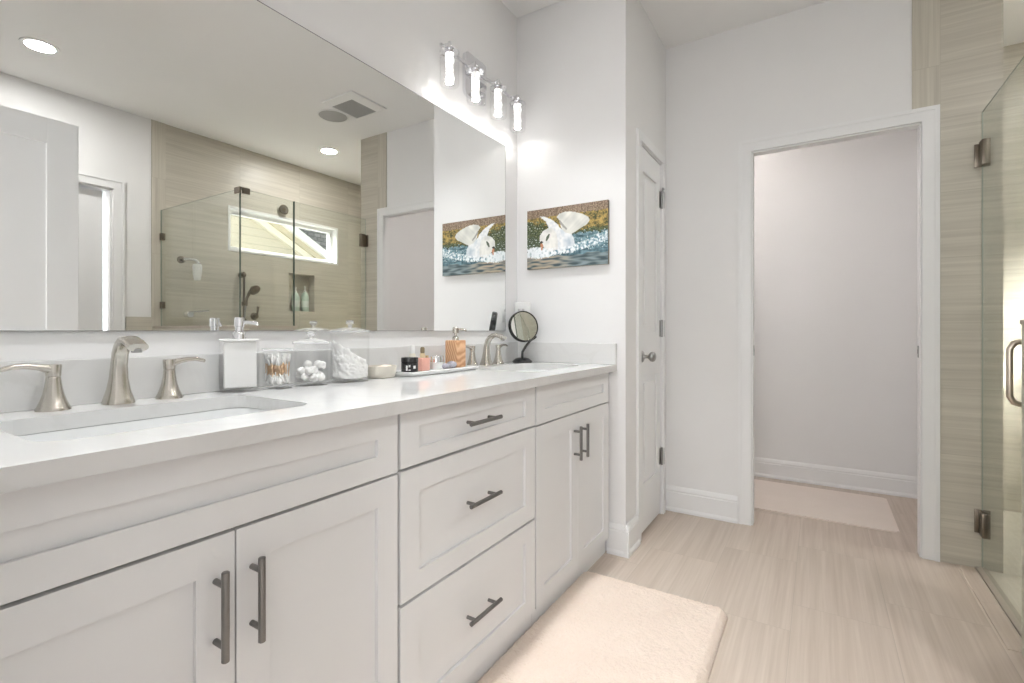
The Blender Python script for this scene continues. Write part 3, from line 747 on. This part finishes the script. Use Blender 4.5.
t = thing('plug_in_adapter', 'white plug-in adapter block covering the outlet behind the makeup mirror', 'adapter', (.048, YE-.0092, 1.160))
MB().box((-.043, -.034, -.050), (.040, 0, .054), .006, 3).build('body', M['white'], t, smooth=40)
for (x, z) in ((-.012, .012), (.012, .012), (0, -.022)):
    MB().box((x-.006, -.0346, z-.006), (x-.0035, -.0338, z+.007)).box((x+.0035, -.0346, z-.006), (x+.006, -.0338, z+.007)).build('slot', M['dark'], t)

# swan picture
def picture():
    x0, x1, z0, z1 = .071, .518, 1.385, 1.692
    t = thing('picture', 'unframed canvas print of a white swan splashing in water on the end wall', 'picture', (0, YE, 0))
    nx, nz = 240, 164
    def inpoly(u, v, P):
        c = False; j = len(P)-1
        for i in range(len(P)):
            if (P[i][1] > v) != (P[j][1] > v) and u < (P[j][0]-P[i][0])*(v-P[i][1])/(P[j][1]-P[i][1])+P[i][0]: c = not c
            j = i
        return c
    wingL = [(.17, .885), (.23, .87), (.33, .80), (.41, .70), (.44, .56), (.46, .42), (.36, .40), (.30, .50), (.285, .66), (.25, .78), (.20, .84)]
    wingR = [(.385, .84), (.42, .885), (.50, .905), (.60, .885), (.70, .835), (.77, .775), (.79, .72), (.76, .66), (.70, .62), (.62, .56), (.57, .53), (.48, .54), (.44, .66), (.43, .76)]
    body = [(.42, .66), (.50, .56), (.57, .53), (.60, .46), (.61, .36), (.58, .30), (.44, .27), (.34, .30), (.30, .40), (.34, .5), (.38, .58)]
    neck = [(.19, .40), (.165, .48), (.17, .56), (.21, .63), (.27, .67), (.33, .66), (.38, .58), (.40, .45), (.40, .30), (.30, .27), (.24, .33), (.22, .36)]
    splash = [(0, .21), (0, .34), (.08, .37), (.16, .36), (.24, .34), (.36, .31), (.55, .35), (.62, .37), (.80, .42), (.92, .50), (1, .53), (1, .38), (.90, .33), (.72, .27), (.5, .25), (.3, .19), (.14, .17)]
    beak = [(.175, .42), (.20, .425), (.215, .39), (.205, .32), (.19, .30), (.18, .36)]
    eye = [(.165, .44), (.19, .47), (.215, .445), (.20, .425), (.175, .42)]
    hole = [(.245, .46), (.255, .53), (.285, .575), (.30, .565), (.285, .50), (.26, .455)]
    shade = [(.43, .78), (.47, .70), (.52, .62), (.505, .60), (.455, .67), (.42, .74)]
    def mixv(a, b, f): f = max(0, min(1, f)); return tuple(a[i]*(1-f)+b[i]*f for i in range(3))
    def colour(u, v):
        P = Vector((u*1.46, v, 0)); n1 = noise.noise(P*7); n2 = noise.noise(P*22+Vector((5, 2, 1))); n3 = noise.noise(P*48+Vector((1, 8, 3)))
        n4 = noise.noise(Vector((u*9, v*30, 2)))
        if v > .86+.05*u*0+.02*n2: c = mixv((.13, .09, .06), (.38, .28, .20), .5+n3+.4*noise.noise(Vector((u*60, v*6, 0))))
        elif v > .53+.10*n1+.05*n2+.04*n3:
            g = mixv((.05, .06, .02), (.50, .34, .10), .42+.8*n2+.7*n3+.7*n1+.5*(v-.62)*(1 if u > .5 else .4)); c = g
            gl = .76-.25*max(0, u-.1)+.12*n1+.06*n2-(1.2*max(0, u-.30))
            if v < gl or v < .56+.06*n1+.03*n2+.12*max(0, u-.6): c = mixv((.025, .045, .02), (.15, .17, .07), .45+n3*1.2+.4*n2)
            if v < gl and n3 > .42 and u < .3: c = (.50, .55, .50)
        else:
            c = mixv((.03, .08, .10), (.20, .33, .38), .45+.9*n4+.5*n2)
            if u < .27+.05*n2: c = mixv((.03, .05, .03), (.14, .17, .09), .5+n3)
            if n3 > .40 and v > .25: c = (.62, .70, .70)
        if v < .20+.05*n1:
            c = mixv((.05, .08, .09), (.24, .30, .31), .5+1.1*n4)
            c = mixv(c, (.46, .38, .28), max(0, .5+n4*1.5)*max(0, min(1, (.62-u)/.3)))
        w = (.03*n2, .03*n3)
        if inpoly(u+w[0], v+w[1], splash):
            f = .5+1.3*n2+.8*n3+(.5 if u < .3 else 0)
            c = mixv((.10, .24, .30) if u > .3 else (.45, .55, .58), (.88, .92, .93), f)
        w2 = .006
        uu, vv = u+w2*n3, v+w2*n2
        if inpoly(uu, vv, wingR): c = mixv((.50, .51, .48), (.84, .83, .77), .6+.5*n1-.35*(u-.5)+.25*noise.noise(Vector((u*26-v*20, v*3, 0))))
        if inpoly(uu, vv, shade): c = (.36, .36, .33)
        if inpoly(uu, vv, body): c = mixv((.48, .56, .62), (.88, .89, .89), .5+.8*n1+.4*n2+(v-.4))
        if inpoly(uu, vv, wingL): c = mixv((.66, .69, .72), (.90, .90, .89), .6+n2*.7+.4*n1)
        if inpoly(uu, vv, neck): c = mixv((.62, .62, .60), (.90, .89, .85), .65+.8*n1+.3*n2)
        if inpoly(u, v, hole): c = (.10, .13, .09)
        if inpoly(u, v, eye): c = (.05, .04, .03)
        if inpoly(u, v, beak): c = (.55, .25, .14)
        if v < .33 and .2 < u < .62 and n2 > -.05 and v > .22: c = mixv(c, (.90, .93, .95), .75)
        if v < .36 and u < .2 and n2+.3*n3 > -.15 and v > .2: c = mixv(c, (.84, .89, .92), .7)
        return c
    bm = bmesh.new(); lay = bm.verts.layers.float_color.new('Col'); g = []
    for j in range(nz+1):
        row = []
        for i in range(nx+1):
            v = bm.verts.new((x0+(x1-x0)*i/nx, -.0185, z0+(z1-z0)*j/nz)); r = colour(i/nx, j/nz); v[lay] = (*r, 1); row.append(v)
        g.append(row)
    for j in range(nz):
        for i in range(nx): bm.faces.new((g[j][i], g[j][i+1], g[j+1][i+1], g[j+1][i]))
    mb = MB(); mb.bm.free(); mb.bm = bm
    MB().box((x0, -.018, z0), (x1, -.0005, z1)).build('canvas', plain('canvas_edge', (.25, .22, .17), .7), t)
    o = mb.build('print', attr_mat('swan_print', .6), t)
picture()

# ------------------------------------------------------------------ rugs
def rug(name, label, x0, x1, y0, y1, rad, hgt, blade, col1, col2, n_bl, wob, wid=.0022):
    t = thing(name, label, 'rug', ((x0+x1)/2, (y0+y1)/2, 0))
    w, l = x1-x0, y1-y0
    def sd(x, y):
        qx, qy = abs(x)-w/2+rad, abs(y)-l/2+rad
        return math.hypot(max(qx, 0), max(qy, 0))+min(max(qx, qy), 0)-rad
    m, nt, b = new_mat(name+'_pile')
    tc = N(nt, 'ShaderNodeTexCoord'); nz = N(nt, 'ShaderNodeTexNoise'); nz.inputs['Scale'].default_value = 7; nz.inputs['Detail'].default_value = 5
    nt.links.new(tc.outputs['Object'], nz.inputs['Vector'])
    n2 = N(nt, 'ShaderNodeTexNoise'); n2.inputs['Scale'].default_value = 160; nt.links.new(tc.outputs['Object'], n2.inputs['Vector'])
    f = math_n(nt, 'ADD', math_n(nt, 'MULTIPLY', nz.outputs[0], .6), math_n(nt, 'MULTIPLY', n2.outputs[0], .4))
    nt.links.new(mixc(nt, f, col1, col2), b.inputs['Base Color']); b.inputs['Roughness'].default_value = .95
    b.inputs['Specular IOR Level'].default_value = .1; b.inputs['Sheen Weight'].default_value = .25
    bp = N(nt, 'ShaderNodeBump'); bp.inputs['Strength'].default_value = .55; bp.inputs['Distance'].default_value = .006; nt.links.new(n2.outputs[0], bp.inputs['Height']); nt.links.new(bp.outputs[0], b.inputs['Normal'])
    mb = MB(); step = .0045 if blade else .012
    nx, ny = int(w/step), int(l/step); g = {}
    for i in range(nx+1):
        for j in range(ny+1):
            x, y = -w/2+w*i/nx, -l/2+l*j/ny
            d = -sd(x, y)+wob*noise.noise(Vector((x*25, y*25, 0)))+wob*.8*noise.noise(Vector((x*120, y*120, 2)))
            if d < -.003: continue
            z = hgt*min(1, max(0.12, (max(d, 0)/.022)**.45 if hgt > .008 else 1))+((.0022*noise.noise(Vector((x*35, y*35, 3)))+.003*noise.noise(Vector((x*110, y*110, 5)))+.0035*abs(noise.noise(Vector((x*220, y*220, 8))))) if blade else 0)
            g[i, j] = mb.bm.verts.new((x, y, max(z, .002)))
    for (i, j) in list(g):
        q = [(i, j), (i+1, j), (i+1, j+1), (i, j+1)]
        if all(k in g for k in q): mb.bm.faces.new([g[k] for k in q])
    bd = [e for e in mb.bm.edges if e.is_boundary]
    r = bmesh.ops.extrude_edge_only(mb.bm, edges=bd)
    for v in r['geom']:
        if isinstance(v, bmesh.types.BMVert): v.co.z = 0.0
    mb.build('mat', m, t, smooth=70)
    return t
rug('fur_rug', 'thick cream and peach shag rug on the floor in front of the vanity', .504, 1.088, .90, 1.985, .035, .032, .015, (.74, .60, .50), (.83, .72, .63), 130000, .003)
rug('flat_rug', 'thin pale pink rug on the floor inside the toilet room', .50, 1.735, 3.262, 3.885, .012, .007, 0, (.76, .66, .59), (.86, .77, .70), 0, .002)

# ------------------------------------------------------------------ shower
GX0, GX1 = 1.986, 1.996
def glass_pane(mb, a, b): return mb.box(a, b)
def clamp_hinge(y, z, parent, along='y'):
    mb = MB().box((GX0-.009, y-.052, z-.055), (GX1+.009, y-.004, z+.055), .003).box((GX0-.004, y-.004, z-.05), (GX1+.004, y+.010, z+.05), .002)
    mb.cyl((1.991, y-.001, z-.045), (1.991, y-.001, z+.045), .012, seg=16)
    mb.box((GX0-.022, y+.010, z-.052), (GX1+.022, y+.016, z+.052), .002)
    return mb.build('hinge', M['bronze'], parent, smooth=30)
t = thing('shower_door', 'clear glass shower door hinged on the tiled wall at right', 'shower door', (0, 0, 0))
yd = YF-.008
MB().box((GX0, 2.275, .016), (GX1, yd-.010, 2.035)).build('pane', M['shower_glass'], t)
MB().box((GX0, 2.272, .016), (GX1, 2.275, 2.0375)).build('glass_edge', M['glass_edge'], t)
MB().box((GX0+.0035, 2.275, 2.035), (GX1-.0035, yd-.010, 2.0362)).build('glass_top_edge', M['glass_top'], t)
MB().box((GX0+.003, yd-.010, .016), (GX1-.003, yd-.0088, 2.035)).build('glass_edge', M['glass_top'], t)
for z in (.214, 1.846): clamp_hinge(yd-.0165, z, t)
mb = MB()
for s in (-1, 1):
    xo = 1.991+s*.062
    path = [(1.991+s*.006, 2.335, .813), (1.991+s*.035, 2.335, .813), (1.991+s*.052, 2.335, .819), (xo, 2.335, .840), (xo, 2.335, .90), (xo, 2.335, 1.0), (1.991+s*.052, 2.335, 1.021), (1.991+s*.035, 2.335, 1.027), (1.991+s*.006, 2.335, 1.027)]
    mb.sweep(path, [(.0095, .0095)]*len(path), (0, 1, 0), 16)
    for z in (.813, 1.027): mb.cyl((1.991+s*.005, 2.335, z), (1.991+s*.009, 2.335, z), .014, seg=18)
mb.build('handle', plain('brushed_nickel_handle', (.62, .55, .46), .3, 1), t, smooth=50)
t = thing('shower_side_glass', 'narrow fixed glass panel on the half wall beside the shower door', 'glass panel', (0, 0, 0))
MB().box((GX0, 1.875, 1.1015), (GX1, 2.266, 2.035)).build('pane', M['shower_glass'], t)
mb = MB().box((GX0, 2.266, 1.1015), (GX1, 2.269, 2.035)); mb.build('glass_edge', M['glass_edge'], t)
MB().box((GX0+.0035, 1.875, 2.035), (GX1-.0035, 2.269, 2.0362)).build('glass_top_edge', M['glass_top'], t)
t = thing('shower_return_glass', 'fixed glass return panel on the half wall reaching the back shower wall', 'glass panel', (0, 0, 0))
MB().box((1.998, 1.863, 1.1015), (XE-.010, 1.873, 2.035)).build('pane', M['shower_glass'], t)
mb = MB().box((1.995, 1.863, 1.1015), (1.998, 1.873, 2.035)); mb.build('glass_edge', M['glass_edge'], t)
MB().box((1.998, 1.8665, 2.035), (XE-.010, 1.8695, 2.0362)).build('glass_top_edge', M['glass_top'], t)
MB().box((XE-.010, 1.864, 1.1015), (XE-.0085, 1.872, 2.035)).build('glass_edge', M['glass_top'], t)
for z in (1.27, 1.82):
    MB().box((XE-.050, 1.855, z-.027), (XE-.0085, 1.881, z+.027), .003).build('clamp', M['bronze'], t)
MB().box((1.972, 1.850, 2.003), (2.040, 1.8625, 2.045), .003).box((1.972, 1.850, 2.038), (2.040, 1.900, 2.045), .002).box((1.972, 1.8735, 2.003), (1.985, 1.925, 2.045), .003).build('corner_clamp', M['bronze'], t)

# fittings on the back wall of the shower
t = thing('hand_shower', 'brass-toned hand shower on a slide bar on the back shower wall', 'shower head', (XE, 2.515, 0))
MB().cyl((-.055, 0, 1.14), (-.055, 0, 1.60), .010, seg=16).build('slide_bar', M['bronze'], t, smooth=40)
for z in (1.16, 1.575): MB().cyl((0, 0, z), (-.055, 0, z), .011, seg=16).cyl((0, 0, z), (-.008, 0, z), .026, seg=20).sphere((-.055, 0, z), .022).build('bracket', M['bronze'], t, smooth=40)
mb = MB().sweep([(-.08, .0, 1.29), (-.085, .01, 1.36), (-.10, .03, 1.42), (-.115, .06, 1.45)], [(.012, .012), (.011, .011), (.014, .014), (.03, .03)], (0, 1, 0), 16)
mb.lathe([(0, -.012), (.040, -.012), (.050, 0), (.050, .012), (.045, .016), (0, .016)], (-.12, .06, 1.44), 28, axis=(-.75, .15, -.6)).box((-.085, -.02, 1.29), (-.045, .02, 1.33), .005)
mb.build('spray_head', M['bronze'], t, smooth=40)
hose = [(-.08, .0, 1.29), (-.08, -.01, 1.18), (-.075, -.02, 1.0), (-.07, .0, .82), (-.06, .04, .78), (-.05, .08, .84), (-.03, .10, .95), (-.004, .10, 1.0)]
MB().sweep(hose, [(.007, .007)]*len(hose), (0, 1, 0), 10).build('hose', M['steel'], t, smooth=60)
t = thing('shower_valve', 'shower valve with brass-toned lever on the back wall right of the slide bar', 'valve', (XE, 2.640, 1.20))
MB().lathe([(0, 0), (.034, 0), (.034, .006), (.022, .012), (.020, .045), (0, .046)], axis=(-1, 0, 0)).build('escutcheon', M['bronze'], t, smooth=40)
MB().sweep([(-.05, 0, 0), (-.058, .0, .03), (-.065, 0, .06), (-.064, .004, .088)], [(.010, .010), (.009, .009), (.010, .008), (.013, .007)], (0, 1, 0), 14).build('lever', M['bronze'], t, smooth=50)
t = thing('shower_rose', 'round overhead shower rose on the back wall above the window', 'shower head', (XE, 2.926, 2.258))
MB().lathe([(0, 0), (.030, 0), (.030, .006), (.014, .009), (.013, .020), (.044, .026), (.050, .032), (.046, .038), (0, .037)], axis=(-1, 0, 0)).build('head', M['bronze'], t, smooth=40)
MB().lathe([(.026, .0380), (.032, .0392), (.032, .0365), (.026, .0365)], axis=(-1, 0, 0)).build('nozzle_ring', M['dark'], t, smooth=40)
t = thing('body_spray', 'white hanging shower spray on a short wall arm left of the window', 'shower head', (XE, 2.015, 1.655))
MB().lathe([(0, 0), (.030, 0), (.030, .008), (.012, .014), (.011, .05), (0, .05)], axis=(-1, 0, 0)).build('arm_plate', M['bronze'], t, smooth=40)
MB().sweep([(-.045, 0, 0), (-.06, .03, .004), (-.06, .07, .006), (-.06, .10, -.004), (-.06, .115, -.03)], [(.012, .012)]*4+[(.016, .016)], (1, 0, 0), 14).build('arm', M['chrome'], t, smooth=50)
MB().lathe([(0, -.03), (.030, -.03), (.036, -.05), (.032, -.12), (.024, -.165), (0, -.168)], (-.06, .10, 0)).build('spray_head', M['white'], t, smooth=50)
t = thing('shower_tap', 'chrome wall tap with long lever below the white spray', 'tap', (XE, 2.065, 1.20))
MB().lathe([(0, 0), (.028, 0), (.028, .05), (.024, .06), (0, .06)], axis=(-1, 0, 0)).build('tap_body', M['chrome'], t, smooth=40)
MB().cyl((-.045, .02, .02), (-.045, .15, .035), .008, seg=14).build('lever', M['chrome'], t, smooth=40)
mint = plain('mint_plastic', (.58, .70, .62), .35, var=.03)
def bottle(y, h, label):
    t = thing('shampoo_bottle', label, 'bottle', (XE+.045, y, NZ0), 0)
    k = h/.24
    MB().lathe([(0, 0), (.034, 0), (.037, .004), (.038, .12*k), (.036, .145*k), (.024, .172*k), (.012, .185*k), (0, .186*k)], seg=28).build('bottle', mint, t, smooth=50)
    MB().lathe([(0, .186*k), (.013, .186*k), (.013, .200*k), (.006, .204*k), (.006, .222*k), (.010, .224*k), (.010, .238*k), (0, .24*k)], seg=20).build('pump', M['white'], t, smooth=40)
    MB().lathe([(.0384, .045), (.0386, .05), (.0386, .105), (.0384, .11)], seg=28).build('label', plain('pale_label', (.74, .80, .76), .5), t, smooth=40)
bottle(3.105, .25, 'mint green pump bottle standing left in the shower niche')
bottle(3.215, .265, 'mint green pump bottle standing right in the shower niche')

# ------------------------------------------------------------------ ceiling fixtures
def downlight(x, y, label, mat='can'):
    t = thing('downlight', label, 'ceiling light', (x, y, ZC), 0, 'recessed ceiling lights')
    MB().lathe([(.066, -.004), (.070, -.006), (.088, -.004), (.090, 0), (.066, 0)], seg=40).build('trim_ring', M['white'], t, smooth=50)
    MB().lathe([(0, -.003), (.0665, -.003), (.0665, -.001), (0, -.001)], seg=40).build('lens', M[mat], t)
downlight(2.539, .987, 'round lit recessed ceiling light seen top left in the mirror')
downlight(2.526, 2.996, 'round lit recessed ceiling light over the shower, reflected near the fan grille')
downlight(.50, 3.33, 'unseen ceiling light added inside the toilet room', 'added_warm')  # out of view, added to light the toilet room walls
for y, nm in ((.55, 'near sink'), (1.72, 'far end of the vanity')):  # extra lights and beams added out of view to brighten the worktop
    downlight(.50, y, 'unseen added ceiling light above the '+nm, 'added_soft')
    ld = bpy.data.lights.new('added_worktop_beam', 'AREA'); lo = bpy.data.objects.new('added_worktop_beam', ld); COL.objects.link(lo)
    ld.shape = 'DISK'; ld.size = .12; ld.spread = 1.25; ld.energy = 4.4; ld.color = (.96, .985, 1)
    lo.location = (.50, y, ZC-.008)
t = thing('exhaust_fan', 'square white exhaust fan cover with grey grille on the ceiling', 'fan', (0, 0, ZC))
mb = MB().box((1.405, 2.318, -.012), (1.729, 2.400, 0), .003).box((1.405, 2.635, -.012), (1.729, 2.648, 0), .003).box((1.405, 2.40, -.012), (1.50, 2.635, 0), .003).box((1.722, 2.40, -.012), (1.729, 2.635, 0), .003)
mb.build('cover', M['white'], t)
mb = MB().box((1.50, 2.40, -.008), (1.722, 2.635, -.001)); mb.build('grille_back', plain('fan_grey', (.42, .42, .41), .7), t)
mb = MB()
for i in range(19): mb.box((1.503+i*.0117, 2.402, -.0105), (1.507+i*.0117, 2.633, -.008))
o = mb.build('grille', plain('fan_slat', (.50, .50, .49), .6), t)
t = thing('ceiling_speaker', 'round grey speaker grille on the ceiling next to the exhaust fan', 'speaker', (1.86, 2.52, ZC))
MB().lathe([(0, -.006), (.102, -.006), (.106, -.004), (.106, 0), (0, 0)], seg=48).build('grille', plain('speaker_grey', (.45, .45, .44), .8, bump=.4, scale=400), t, smooth=40)
MB().lathe([(.106, -.0065), (.114, -.005), (.115, 0), (.106, 0)], seg=48).build('rim', M['white'], t, smooth=40)

# ------------------------------------------------------------------ the house next door, seen through the window
t = thing('neighbouring_house', 'cream sided neighbouring house with pale roof trim outside the shower window', 'house', (5.5, 0, 0))
def P2(y, z): return (y, z)
MB().prism([(3.1, -.5), (7.0, -.5), (7.0, 1.25), (5.2, 2.2), (3.9, 2.72), (3.1, 3.12)], 0, .0, .2).build('wall', siding(), t)
def band(y0a, y0b, off, x0, x1, mat, nm):
    # band following the slope from (y,2.9) to (y,1.8)
    sl = (2.23-2.654)/(4.77-3.973)
    def z(y, y_ref): return 2.654+(y-y_ref)*sl
    poly = [(3.0, z(3.0, y0a)), (6.4, z(6.4, y0a)), (6.4, z(6.4, y0b)), (3.0, z(3.0, y0b))]
    MB().prism(poly, 0, x0, x1).build(nm, mat, t)
band(3.973, 4.15, 0, -.06, -.001, plain('cream_trim', (.66, .62, .52), .6), 'frieze_board')
band(4.15, 4.32, 0, -.10, -.001, plain('beige_soffit', (.46, .41, .30), .7), 'soffit')
band(4.32, 4.54, 0, -.16, -.001, plain('white_fascia', (.74, .73, .69), .5), 'fascia_board')
MB().prism([(3.6, 1.0), (8.0, 1.0), (8.0, 3.6), (3.6, 3.6)], 0, .25, .40).build('roof', shingle(), t)
